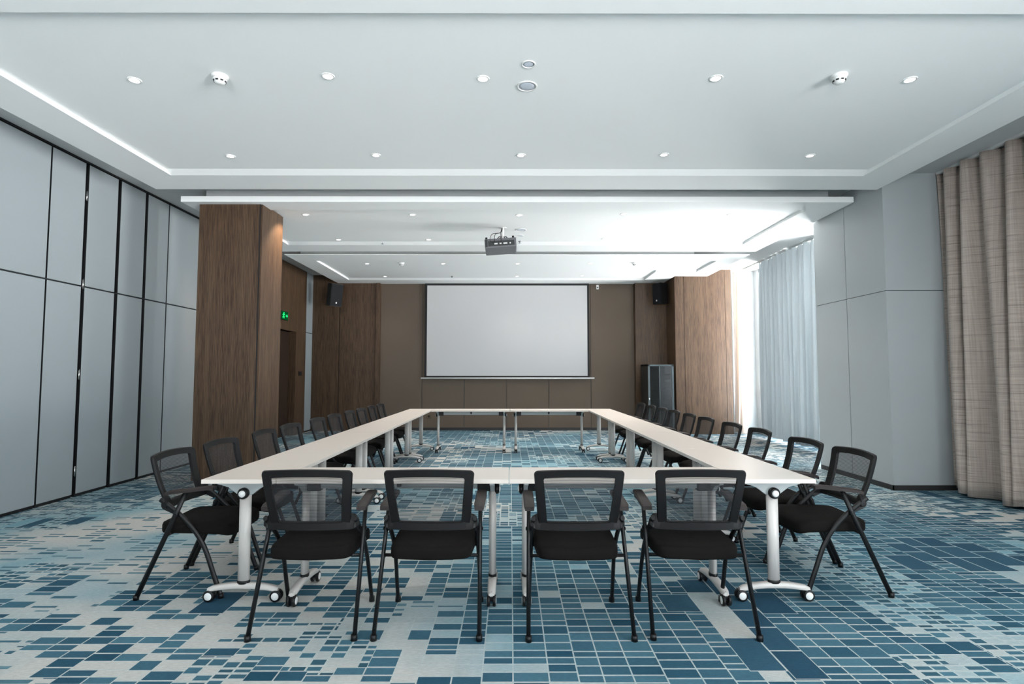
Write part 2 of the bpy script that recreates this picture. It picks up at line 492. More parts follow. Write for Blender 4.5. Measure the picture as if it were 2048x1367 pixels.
# back wall
bm = NB()
xs = [-3.33, -2.20, 2.02, 3.12]
g_ = 0.006
for a, b in zip(xs, xs[1:]):
    if a == -2.20:
        box(bm, a + g_, b - g_, YB, YB + 0.1, 1.28, ZU)
        for k in range(4):
            q0 = a + (b - a) * k / 4; q1 = a + (b - a) * (k + 1) / 4
            box(bm, q0 + g_, q1 - g_, YB, YB + 0.1, 0, 1.272)
    else:
        box(bm, a + g_, b - g_, YB, YB + 0.1, 0, ZU)
struct('wall_back', bm, M['taupe'])
bm = NB(); box(bm, XL - 0.3, XW + 0.5, YB + 0.02, YB + 0.3, 0, ZU); struct('wall_back_core', bm, M['seam'])
bm = NB(); box(bm, -3.25, 3.10, YB - 0.015, YB, 0, 0.07); struct('baseboard_back', bm, M['darkbase'])
# wood cladding at the left of the back wall
bm = NB(); box(bm, XL, -4.252, 13.86, YB + 0.02, 0.0, ZU); box(bm, -4.232, -3.335, 13.86, YB + 0.02, 0.0, ZU)
struct('wall_back_wood_left', bm, M['wood'])
bm = NB(); box(bm, -4.252, -4.232, 13.885, YB, 0, ZU); struct('trim', bm, M['black'])
bm = NB(); box(bm, -3.335, -3.245, 13.82, YB + 0.02, 0, ZU, bev=0.004); struct('trim', bm, M['wood'])
# wood niche wall at the right of the back wall, then the wood-clad pillar
bm = NB(); box(bm, 3.11, 3.90, 13.82, YB + 0.02, 0, ZU)
struct('wall_back_wood_right', bm, M['wood'])
bm = NB()
box(bm, 3.885, 4.095, 13.1, YB, 0.0, ZU); box(bm, 4.105, 5.065, 13.1, YB, 0.0, ZU); box(bm, 5.075, 5.215, 13.1, YB, 0.0, ZU)
box(bm, 3.9, 5.21, 13.108, YB, 0, ZU, mi=1)
struct('wall_right_wood_pillar', bm, [M['wood'], M['black']])

# wood-clad column on the left
bm = NB()
box(bm, -4.16, -3.345, 7.39, 8.07, 0, ZS + 0.03, bev=0.002)
struct('wall_left_column', bm, M['wood'])
bm = NB(); box(bm, -3.350, -3.340, 7.383, 7.40, 0, ZS); struct('trim', bm, M['black'])
bm = NB(); box(bm, -3.345, -3.320, 7.40, 8.07, 0, ZS + 0.02); struct('wall_left_column_side', bm, M['wood'])

# grey pillar on the right
bm = NB()
PX, PY0, PY1 = 4.59, 6.76, 8.30
g_ = 0.006
for z0, z1 in ((0.0, 2.40), (2.408, ZU)):
    box(bm, PX, XW, PY0, PY0 + 0.02, z0, z1)
    box(bm, PX, PX + 0.02, PY0 + 0.02, 7.56 - g_, z0, z1); box(bm, PX, PX + 0.02, 7.56 + g_, PY1, z0, z1)
box(bm, PX + 0.012, XW, PY0 + 0.012, PY1 - 0.006, 0, ZU, mi=1)
struct('wall_right_pillar', bm, [M['pillar'], M['seam']])
bm = NB(); box(bm, PX - 0.012, XW, PY0 - 0.012, PY0, 0, 0.06); box(bm, PX - 0.012, PX, PY0 - 0.012, PY1, 0, 0.06)
struct('baseboard_right', bm, M['darkbase'])
bm = NB(); box(bm, PX, XW, PY1, PY1 + 0.03, 0, ZU); struct('trim', bm, M['pillar'])

# right wall with floor-to-ceiling windows (rear and near), sill and frames
def window(name, y0, y1, n):
    bm = NB()
    box(bm, XW + 0.05, XW + 0.06, y0, y1, 0.12, ZU)
    w = struct(name, bm, M['glass'])
    bm = NB()
    box(bm, XW, XW + 0.12, y0, y1, 0.0, 0.12); box(bm, XW, XW + 0.12, y0, y1, ZU - 0.08, ZU)
    for k in range(n + 1):
        y = y0 + (y1 - y0) * k / n
        box(bm, XW, XW + 0.12, max(y0, y - 0.03), min(y1, y + 0.03), 0.12, ZU - 0.08)
    obj('window_frame', bm, M['frame'], w)
window('window_1', 8.33, 13.06, 4)
window('window_2', -4.6, -0.3, 3)
bm = NB(); box(bm, XW, XW + 0.3, -0.3, 8.33, 0, ZU); box(bm, XW, XW + 0.3, 13.06, YB, 0, ZU); box(bm, XW, XW + 0.3, YN, -4.6, 0, ZU)
box(bm, 5.215, XW, 13.3, YB, 0, ZU)
struct('wall_right', bm, M['pillar'])
WX0, WX1, WZ1 = -2.2, 0.2, 2.1
bm = NB(); box(bm, XL - 0.3, WX0, YN - 0.3, YN, 0, ZU); box(bm, WX1, XW + 0.5, YN - 0.3, YN, 0, ZU); box(bm, WX0, WX1, YN - 0.3, YN, WZ1, ZU)
struct('wall_front', bm, M['pillar'])
bm = NB(); box(bm, WX0, WX1, YN - 0.16, YN - 0.15, 0.12, WZ1 - 0.06)
w = struct('fill_window', bm, M['glass'])  # unseen window added behind the camera to fill the room with daylight
bm = NB(); box(bm, WX0, WX1, YN - 0.2, YN - 0.08, 0, 0.12); box(bm, WX0, WX1, YN - 0.2, YN - 0.08, WZ1 - 0.08, WZ1)
for k in range(4):
    x = WX0 + 0.03 + (WX1 - WX0 - 0.06) * k / 3; box(bm, x - 0.03, x + 0.03, YN - 0.2, YN - 0.08, 0.12, WZ1 - 0.08)
obj('window_frame', bm, M['frame'], w)

# ================================================================== CURTAINS
def curtain_mesh(path, z0, z1, amp, freq, nseg, nz, seed, flare=0.3, thick=0.0):
    """path: list of (x, y) the rail; folds swing across it"""
    rnd = random.Random(seed)
    bm = NB(); P = [Vector((x, y)) for x, y in path]
    L = [0]
    for a, b in zip(P, P[1:]): L.append(L[-1] + (b - a).length)
    ph = [0.0]
    for i in range(nseg): ph.append(ph[-1] + freq * 2 * PI * (L[-1] / nseg) * rnd.uniform(0.55, 1.45))
    am = [amp * rnd.uniform(0.7, 1.2) for _ in range(nseg // 8 + 3)]
    grid = []
    for k in range(nz + 1):
        t = k / nz; z = z1 + (z0 - z1) * t; row = []
        for i in range(nseg + 1):
            s = L[-1] * i / nseg; j = 0
            while j < len(P) - 2 and s > L[j + 1]: j += 1
            d = (P[j + 1] - P[j]).normalized(); p = P[j] + d * (s - L[j]); nrm = Vector((-d.y, d.x))
            q = i / 8; a = am[int(q)] * (1 - q % 1) + am[int(q) + 1] * (q % 1)
            grow = 0.65 + 0.5 * t
            w = math.sin(ph[i] + 0.5 * math.sin(3 * t + i * 0.02)) ; w = math.copysign(abs(w) ** 0.75, w)
            off = a * grow * w + 0.012 * math.sin(ph[i] * 0.37 + 4 * t)
            along = flare * 0.06 * t * math.sin(ph[i] * 0.5 + seed)
            q2 = p + nrm * off + d * along
            row.append(bm.verts.new((q2.x, q2.y, z + (0.012 * math.sin(ph[i] * 0.31 + 1.3 * seed) if k == nz else 0))))
        grid.append(row)
    for a, b in zip(grid, grid[1:]):
        for i in range(nseg):
            f = bm.faces.new((a[i], a[i + 1], b[i + 1], b[i])); f.smooth = True
    return bm

def rail(y0, y1, x, parent):
    bm = NB(); box(bm, x - 0.02, x + 0.02, y0, y1, ZU - 0.03, ZU)
    return obj('curtain_track', bm, M['upper'], parent)

t = thing('curtain', 'heavy taupe curtain in deep folds at the right edge of the picture', 'curtain', (0, 0, 0))
o = obj('curtain_cloth', curtain_mesh([(5.24, 6.72), (5.27, 6.0), (5.33, 5.2), (5.36, 4.1)], 0.025, ZU - 0.03, 0.105, 3.8, 320, 26, 5, 1.6), M['curtain'], t)
md = o.modifiers.new('cloth_thickness', 'SOLIDIFY'); md.thickness = 0.006
rail(4.1, 6.74, 5.27, t)
t = thing('curtain', 'long blue-grey sheer curtain over the rear window', 'curtain', (0, 0, 0))
obj('curtain_cloth', curtain_mesh([(5.52, 9.62), (5.47, 11.0), (5.50, 12.2)], 0.07, ZU - 0.03, 0.05, 5.0, 360, 20, 11, 0.8), M['sheer'], t)
rail(8.4, 13.05, 5.48, t)
t = thing('curtain', 'pale tan drape gathered beside the bright window gap, next to the pale wood pillar', 'curtain', (0, 0, 0))
o = obj('curtain_cloth', curtain_mesh([(5.42, 12.98), (5.36, 13.26)], 0.03, ZU - 0.04, 0.055, 12.0, 90, 20, 21, 1.5), M['drape'], t)

# ================================================================== CEILING FIXTURES
def cam_ray(u, v):
    x = (u - 1024) / F; y = (683.5 - v) / F
    c, s = math.cos(PITCH), math.sin(PITCH)
    d = Vector((x, c - y * s, s + y * c)); cy, sy = math.cos(-YAW), math.sin(-YAW)
    return Vector((d.x * cy - d.y * sy, d.x * sy + d.y * cy, d.z))
def onz(u, v, z):
    d = cam_ray(u, v); k = (z - CH) / d.z
    return (CX + d.x * k, d.y * k, z)

ZF = ZS + 0.04
def make_downlight(bright):
    t = thing('downlight', '', 'ceiling light')
    bm = NB(); lathe(bm, [(0.037, 0.0), (0.037, -0.006), (0.050, -0.006), (0.052, -0.003), (0.052, 0.0)], n=24)
    obj('trim_ring', bm, M['devwhite'], t)
    bm = NB(); lathe(bm, [(0.0365, -0.0035), (0.022, -0.005), (0.004, -0.006)], n=20)
    obj('lens', bm, M['lens_bright'] if bright else M['lens'], t)
    t.location = (0, 0, -50)
    return t
DL = {True: make_downlight(True), False: make_downlight(False)}
used = set()
fix = [
 # (u, v, bright, watts, colour warm?, label)
 (269, 160, 1, 'leftmost downlight of the front row in the nearest ceiling panel'),
 (656, 152, 1, 'second downlight from the left in the front row of the nearest ceiling panel'),
 (966, 157, 1, 'bright downlight just left of the two round ceiling speakers'),
 (1432, 156, 1, 'bright downlight right of the two round ceiling speakers'),
 (1820, 159, 1, 'rightmost downlight of the front row in the nearest ceiling panel'),
 (461, 312, 0, 'leftmost downlight in the second row of the nearest ceiling panel'),
 (752, 310, 0, 'second downlight from the left in the second row of the nearest ceiling panel'),
 (1042, 310, 0, 'middle downlight in the second row of the nearest ceiling panel'),
 (1328, 309, 0, 'fourth downlight from the left in the second row of the nearest ceiling panel'),
 (1620, 311, 0, 'rightmost downlight in the second row of the nearest ceiling panel'),
 (611, 429, 0, 'downlight beside the dark wood column'),
 (825, 429, 0, 'second downlight from the left in the front row of the middle ceiling panel'),
 (1038, 430, 0, 'middle downlight in front of the projector'),
 (1247, 428, 0, 'fourth downlight from the left in the front row of the middle ceiling panel'),
 (1461, 429, 0, 'rightmost downlight in the front row of the middle ceiling panel'),
 (677, 479, 0, 'leftmost downlight in the rear row of the middle ceiling panel'),
 (857, 479, 0, 'rear-row downlight of the middle ceiling panel, left of the projector'),
 (1209, 477, 0, 'rear-row downlight of the middle ceiling panel, right of the projector'),
 (1404, 474, 0, 'rightmost downlight in the rear row of the middle ceiling panel'),
 (734, 527, 0, 'leftmost downlight in the front row of the far ceiling panel'),
 (886, 527, 0, 'second downlight from the left in the front row of the far ceiling panel'),
 (1035, 527, 0, 'middle downlight in the front row of the far ceiling panel'),
 (1180, 526, 0, 'fourth downlight from the left in the front row of the far ceiling panel'),
 (1335, 526, 0, 'rightmost downlight in the front row of the far ceiling panel'),
 (770, 552.5, 0, 'leftmost downlight in the last row above the screen wall'),
 (1034, 552, 0, 'middle downlight in the last row, above the projection screen'),
 (1164, 551, 0, 'right downlight in the last row, above the right edge of the screen'),
]
def spot(name, loc, power, col, size=1.9, blend=0.8, parent=None):
    l = bpy.data.lights.new(name, 'SPOT'); l.energy = power; l.color = col; l.spot_size = size; l.spot_blend = blend
    l.shadow_soft_size = 0.035
    o = bpy.data.objects.new(name, l); C.objects.link(o); o.location = loc
    if parent: o.parent = parent
    return o
W_DOWN = 22.0
for u, v, br, lab in fix:
    p = onz(u, v, ZF); br = bool(br)
    if br not in used: t = DL[br]; t.location = p; t['label'] = lab; used.add(br)
    else: t = dup(DL[br], p, 0, lab)
    t['group'] = 'recessed ceiling downlights'
for u, v, br, lab in fix:
    p = onz(u, v, ZF)
    warm = (u == 611)
    so = spot('downlight_bulb', (p[0], p[1], ZF - 0.02), 60 if warm else (W_DOWN if v < 400 else 60 if v < 540 else 18), (1, 0.72, 0.48) if warm else (1, 0.93, 0.86), 1.65 if warm else 1.9)
    if warm: so.rotation_euler = (0, math.radians(27), 0); so.data.spot_blend = 0.6

def smoke(u, v, lab):
    p = onz(u, v, ZF); t = thing('smoke_detector', lab, 'smoke detector', p, 0, 'smoke detectors')
    bm = NB(); lathe(bm, [(0.062, 0.0), (0.062, -0.012), (0.052, -0.018), (0.052, -0.022)], n=24); obj('base', bm, M['devwhite'], t)
    bm = NB(); lathe(bm, [(0.050, -0.022), (0.050, -0.04), (0.046, -0.042), (0.034, -0.060), (0.012, -0.066)], n=24); obj('cover', bm, M['devwhite'], t)
    for k in range(8):
        a = 2 * PI * k / 8; bm = NB()
        c, s = math.cos(a), math.sin(a)
        q = [Vector((c * 0.0465 - s * w, s * 0.0465 + c * w, z)) for w, z in ((-0.011, -0.041), (0.011, -0.041), (0.011, -0.049), (-0.011, -0.049))]
        q = [Vector((c * r - s * w, s * r + c * w, z)) for r, w, z in ((0.0485, -0.011, -0.041), (0.0485, 0.011, -0.041), (0.0435, 0.010, -0.0505), (0.0435, -0.010, -0.0505))]
        vs = [bm.verts.new(x) for x in q]; vi = [bm.verts.new(x * 0.93 + Vector((0, 0, -0.003))) for x in q]
        bm.faces.new(vs); bm.faces.new(vi[::-1])
        for i in range(4): bm.faces.new((vs[i], vs[(i + 1) % 4], vi[(i + 1) % 4], vi[i]))
        obj('vent_slot', bm, M['black'], t)
smoke(440, 152, 'white smoke detector on the left of the nearest ceiling panel')
smoke(1678, 151, 'white smoke detector on the right of the nearest ceiling panel')
smoke(803, 525, 'small white smoke detector on the left of the far ceiling panel')
smoke(1270, 525, 'small white smoke detector on the right of the far ceiling panel')

def disc(u, v, r, lab):
    p = onz(u, v, ZF); t = thing('ceiling_speaker', lab, 'ceiling speaker', p, 0, 'round ceiling speakers')
    bm = NB(); lathe(bm, [(r * 0.84, 0.0), (r * 0.84, -0.007), (r, -0.006), (r, 0.0)], n=36); obj('rim', bm, M['devwhite'], t)
    bm = NB(); lathe(bm, [(r * 0.83, -0.002), (r * 0.5, -0.004), (0.004, -0.005)], n=36); obj('grille', bm, M['disc'], t)
disc(1057, 128, 0.052, 'smaller of the two pale grey discs on the nearest ceiling panel')
disc(1054, 172, 0.082, 'larger of the two pale grey discs on the nearest ceiling panel')
disc(1042, 459, 0.085, 'pale disc on the ceiling just right of the projector mount')
disc(1041, 471, 0.055, 'small pale disc on the ceiling at the upper right corner of the projector')
def sprinkler(u, v, lab):
    p = onz(u, v, ZF); t = thing('sprinkler', lab, 'sprinkler', p, 0, 'ceiling sprinklers')
    bm = NB(); lathe(bm, [(0.032, 0), (0.032, -0.006), (0.012, -0.010), (0.010, -0.03), (0.006, -0.034)], n=14); obj('body', bm, M['chrome'], t)
    bm = NB(); lathe(bm, [(0.020, -0.034), (0.022, -0.037), (0.004, -0.038)], n=14); obj('deflector', bm, M['grey_metal'], t)
sprinkler(765, 484, 'sprinkler in the middle ceiling panel, left of the projector')
sprinkler(1040, 482, 'sprinkler right beside the projector')
sprinkler(904, 552, 'sprinkler in the far ceiling panel above the left part of the screen')
sprinkler(1059, 559, 'sprinkler in the far ceiling panel above the middle of the screen')
sprinkler(1236, 558, 'sprinkler in the far ceiling panel right of the screen')

# ================================================================== PROJECTOR
t = thing('projector', 'grey projector hanging from the ceiling, cables at its back', 'projector', (-0.145, 8.52, 3.40), 0)
body = NB(); box(body, -0.245, 0.245, 0, 0.42, -0.06, 0.085, bev=0.012)
RM = Matrix.Rotation(math.radians(4.0), 4, 'Y') @ Matrix.Rotation(math.radians(-3.5), 4, 'X')
RM = Matrix.Rotation(math.radians(-4.0), 4, 'Y') @ Matrix.Rotation(math.radians(-4), 4, 'X')
def rot(bm): bmesh.ops.transform(bm, matrix=RM, verts=bm.verts[:]); return bm
obj('housing', rot(body), M['proj'], t)
bm = NB(); box(bm, -0.19, 0.215, -0.004, 0.004, -0.035, 0.045, bev=0.002); obj('connector_plate', rot(bm), M['proj_dark'], t)
bm = NB()
for x, w in ((-0.07, .05), (0.0, .03), (0.075, .06), (0.15, .02)): box(bm, x - w / 2, x + w / 2, -0.010, -0.003, -0.012, 0.008, bev=0.001)
obj('sockets', rot(bm), M['devwhite'], t)
bm = NB(); box(bm, -0.235, -0.20, -0.006, 0.002, -0.045, 0.075, bev=0.002); obj('vent_grille', rot(bm), M['proj_dark'], t)
for x in (-0.215, 0.2):
    bm = NB(); lathe(bm, [(0.014, 0.085), (0.018, 0.10), (0.016, 0.115)], center=(x, 0.03, 0), n=12); obj('foot', rot(bm), M['black_plastic'], t)
bm = NB(); lathe(bm, [(0.05, 0.0), (0.055, 0.02), (0.045, 0.035)], center=(0, 0.42, 0.01), axis='y', n=20); obj('lens', rot(bm), M['black_plastic'], t)
bm = NB()
tube(bm, [(0.03, 0.21, 0.12), (0.03, 0.21, 0.298)], 0.02, 12); lathe(bm, [(0.06, 0.290), (0.06, 0.300)], center=(0.03, 0.21, 0), n=20)
obj('ceiling_pole', bm, M['devwhite'], t)
bm = NB()
for a in range(4):
    an = PI / 4 + a * PI / 2
    tube(bm, [(0.03, 0.21, 0.15), (0.03 + 0.08 * math.cos(an), 0.21 + 0.08 * math.sin(an), 0.14), (0.03 + 0.14 * math.cos(an), 0.21 + 0.14 * math.sin(an), 0.082)], 0.007, 8)
obj('spider_bracket', bm, M['black_metal'], t)
for k, (x, dx) in enumerate(((-0.07, -0.02), (0.0, 0.01), (-0.10, -0.06))):
    bm = NB(); tube(bm, [(x, -0.008, 0.0 + .01), (x + dx, -0.05, 0.03), (x + dx * 0.5, -0.01, 0.14), (0.0, 0.12, 0.20), (0.025, 0.19, 0.30)], 0.0045, 8, smooth=6)
    obj('cable', bm, M['black_plastic'], t)

# ================================================================== SCREEN
t = thing('projection_screen', 'large blank white projection screen with black border on the rear wall', 'projection screen', (0, 13.90, 0))
SX0, SX1, SZ0, SZ1 = -2.128, 1.975, 1.315, 3.63
bm = NB(); box(bm, SX0 + 0.3, SX0 + 0.4, 0.0, 0.096, ZS - 0.12, ZS - 0.04); box(bm, SX1 - 0.4, SX1 - 0.3, 0.0, 0.096, ZS - 0.12, ZS - 0.04); obj('wall_bracket', bm, M['black_metal'], t)
bm = NB(); box(bm, SX0, SX1, -0.004, 0.0, SZ0, ZS); obj('black_border', bm, M['screen_black'], t)
bm = NB(); box(bm, SX0 + 0.055, SX1 - 0.05, -0.007, -0.0042, SZ0 + 0.035, SZ1 - 0.022); obj('viewing_surface', bm, M['screen'], t)
bm = NB(); tube(bm, [(SX0 - 0.085, -0.004, SZ0 - 0.022), (SX1 + 0.115, -0.004, SZ0 - 0.022)], 0.019, 12); obj('weight_bar', bm, M['devwhite'], t)

# small things on the walls
t = thing('wall_camera', 'small white device on the rear wall, upper right of the screen', 'camera', (2.20, YB, 3.58))
bm = NB(); box(bm, -0.03, 0.03, -0.05, 0, -0.055, 0.055, bev=0.006); obj('housing', bm, M['devwhite'], t)
bm = NB(); lathe(bm, [(0.016, -0.056), (0.018, -0.05)], center=(0, 0, -0.012), axis='y', n=14); obj('lens', bm, M['black'], t)
t = thing('wall_socket', 'small bronze socket plate low on the rear wall, left of the rear tables', 'socket', (-2.02, YB, 0.35))
bm = NB(); box(bm, -0.06, 0.06, -0.010, 0, -0.045, 0.045, bev=0.003); obj('plate', bm, M['brass'], t)
bm = NB(); box(bm, -0.02, 0.02, -0.013, -0.009, -0.02, 0.02); obj('outlet', bm, M['black_plastic'], t)
t = thing('light_switch', 'black square switch on the wood wall beside the dark door', 'switch', (XL, 13.10, 1.405))
bm = NB(); box(bm, 0, 0.014, -0.09, 0.09, -0.05, 0.05, bev=0.003); obj('plate', bm, M['black_plastic'], t)
bm = NB(); box(bm, 0.0115, 0.016, -0.05, -0.004, -0.03, 0.03); box(bm, 0.0115, 0.016, 0.004, 0.05, -0.03, 0.03); obj('rocker', bm, M['black'], t)

# exit sign: flat on the wall above the door, running figure
t = thing('exit_sign', 'small green running-figure exit sign above the dark door', 'exit sign', (XL, 12.11, 2.66))
bm = NB(); box(bm, 0, 0.018, -0.19, 0.19, -0.098, 0.098, bev=0.004); obj('housing', bm, M['black_plastic'], t)
bm = NB(); box(bm, 0.0175, 0.020, -0.178, 0.178, -0.088, 0.088); obj('sign_face', bm, M['exitdark'], t)
bm = NB()
lathe(bm, [(0.017, 0.0202), (0.017, 0.0222)], center=(0, -0.052, 0.056), axis='x', n=14)
for pts in (((-0.055, 0.040), (-0.070, -0.004)), ((-0.058, 0.034), (-0.022, 0.018), (-0.008, 0.032)), ((-0.060, 0.034), (-0.095, 0.026), (-0.112, 0.004)),
            ((-0.070, -0.004), (-0.038, -0.022), (-0.046, -0.062)), ((-0.070, -0.004), (-0.085, -0.038), (-0.125, -0.042))):
    tube(bm, [(0.0215, y, z) for y, z in pts], 0.0035, 8, r2=0.011)
obj('running_figure', bm, M['exitglow'], t)
bm = NB()
prism(bm, [(0.05, 0.012), (0.105, 0.012), (0.105, 0.04), (0.155, 0.0), (0.105, -0.04), (0.105, -0.012), (0.05, -0.012)], 'x', 0.0202, 0.0222)
obj('arrow', bm, M['exitglow'], t)

# ================================================================== WALL SPEAKERS
def wall_speaker(name_lab, px, py, pz, yaw, pitch, w, d, h, wall):
    t = thing('wall_speaker', name_lab, 'loudspeaker', (px, py, pz), 0)
    R = Matrix.Rotation(yaw, 4, 'Z') @ Matrix.Rotation(pitch, 4, 'X')
    def put(nm, bm, m): bmesh.ops.transform(bm, matrix=R, verts=bm.verts[:]); return obj(nm, bm, m, t)
    bm = NB(); prism(bm, [(-w / 2, -d / 2), (w / 2, -d / 2), (w * 0.36, d / 2), (-w * 0.36, d / 2)], 'z', -h / 2, h / 2)
    bmesh.ops.bevel(bm, geom=bm.edges[:], offset=0.006, segments=2, affect='EDGES')
    put('cabinet', bm, M['speaker'])
    bm = NB(); box(bm, -w / 2 + 0.012, w / 2 - 0.012, -d / 2 - 0.008, -d / 2 + 0.002, -h / 2 + 0.012, h / 2 - 0.012, bev=0.003); put('grille', bm, M['grille'])
    bm = NB(); box(bm, -0.016, 0.016, -d / 2 - 0.012, -d / 2 - 0.006, -h * 0.34 - 0.018, -h * 0.34 + 0.018); put('badge', bm, M['devwhite'])
    bm = NB()
    e = Vector(wall) - Vector((px, py, pz))
    tube(bm, [(R @ Vector((0, d * 0.3, h * 0.1, 1))).to_3d(), (e.x, e.y - 0.02, e.z)], 0.016, 10)
    box(bm, e.x - 0.05, e.x + 0.05, e.y - 0.02, e.y, e.z - 0.07, e.z + 0.07, bev=0.004)
    obj('bracket', bm, M['black_metal'], t)
wall_speaker('black loudspeaker on the dark wood wall, upper left of the screen', -4.27, 13.47, 3.31, math.radians(45), math.radians(9), 0.31, 0.29, 0.54, (-4.42, 13.86, 3.32))
wall_speaker('black loudspeaker in the wood niche, upper right of the screen', 3.66, 13.47, 3.34, math.radians(-62), math.radians(2), 0.29, 0.27, 0.50, (3.60, 13.82, 3.36))

# ================================================================== RACK CABINET
t = thing('equipment_cabinet', 'dark glass-fronted equipment cabinet standing in the rear right wood niche', 'cabinet', (3.45, 12.82, 0))
w2, dp, hh = 0.295, 0.68, 1.615
bm = NB()
box(bm, -w2, -w2 + 0.02, 0, dp, 0.05, hh); box(bm, w2 - 0.02, w2, 0, dp, 0.05, hh)
box(bm, -w2, w2, 0, dp, hh - 0.03, hh); box(bm, -w2, w2, 0, dp, 0.05, 0.09); box(bm, -w2 + 0.02, w2 - 0.02, dp - 0.02, dp, 0.09, hh - 0.03)
box(bm, -w2 + 0.01, w2 - 0.01, 0.02, dp - 0.02, 0, 0.05)
obj('body', bm, M['rack'], t)
bm = NB()
y0 = -0.022
for x0, x1 in ((-w2, -w2 + 0.045), (w2 - 0.045, w2), (-0.035, -0.02)): box(bm, x0, x1, y0, -0.002, 0.06, hh - 0.01, bev=0.002)
box(bm, -w2, w2, y0, -0.002, hh - 0.04, hh - 0.005, bev=0.002); box(bm, -w2, w2, y0, -0.002, 0.055, 0.10, bev=0.002)
dr = obj('door', bm, M['rackframe'], t)
bm = NB(); box(bm, -w2 + 0.04, w2 - 0.04, -0.014, -0.008, 0.10, hh - 0.04); obj('glass_pane', bm, M['rackglass'], dr)
bm = NB(); tube(bm, [(-w2 + 0.022, -0.03, 0.79), (-w2 + 0.022, -0.03, 0.85)], 0.014, 10); obj('handle', bm, M['chrome'], dr)
for k, z in enumerate((1.28, 1.10, 0.92, 0.70)):
    bm = NB(); box(bm, -0.24, 0.24, 0.08, 0.5, z, z + 0.11, bev=0.004)
    for q in range(4): lathe(bm, [(0.011, -0.012), (0.014, 0.0)], center=(-0.17 + q * 0.09, 0.08, z + 0.055), axis='y', n=10, mi=1)
    o = obj('rack_unit', bm, [M['rack'], M['chrome']], None, (3.45, 12.82, 0))
    tag(o, ('topmost', 'second from top', 'third from top', 'lowest')[k] + ' audio unit behind the glass of the equipment cabinet', 'audio equipment', 'audio units in the cabinet')
for k, z in enumerate((1.28, 1.10, 0.92, 0.70)):
    pass
bm = NB()
for z in (1.28, 1.10, 0.92, 0.70):
    for x in (-0.265, 0.245): box(bm, x, x + 0.02, 0.07, 0.52, z - 0.02, z)
box(bm, -0.275, -0.255, 0.07, 0.1, 0.09, hh - 0.03); box(bm, 0.255, 0.275, 0.07, 0.1, 0.09, hh - 0.03)
for z in (1.28, 1.10, 0.92, 0.70): box(bm, -0.265, 0.265, 0.10, 0.5, z - 0.006, z)
obj('inner_rails', bm, M['rack'], t)

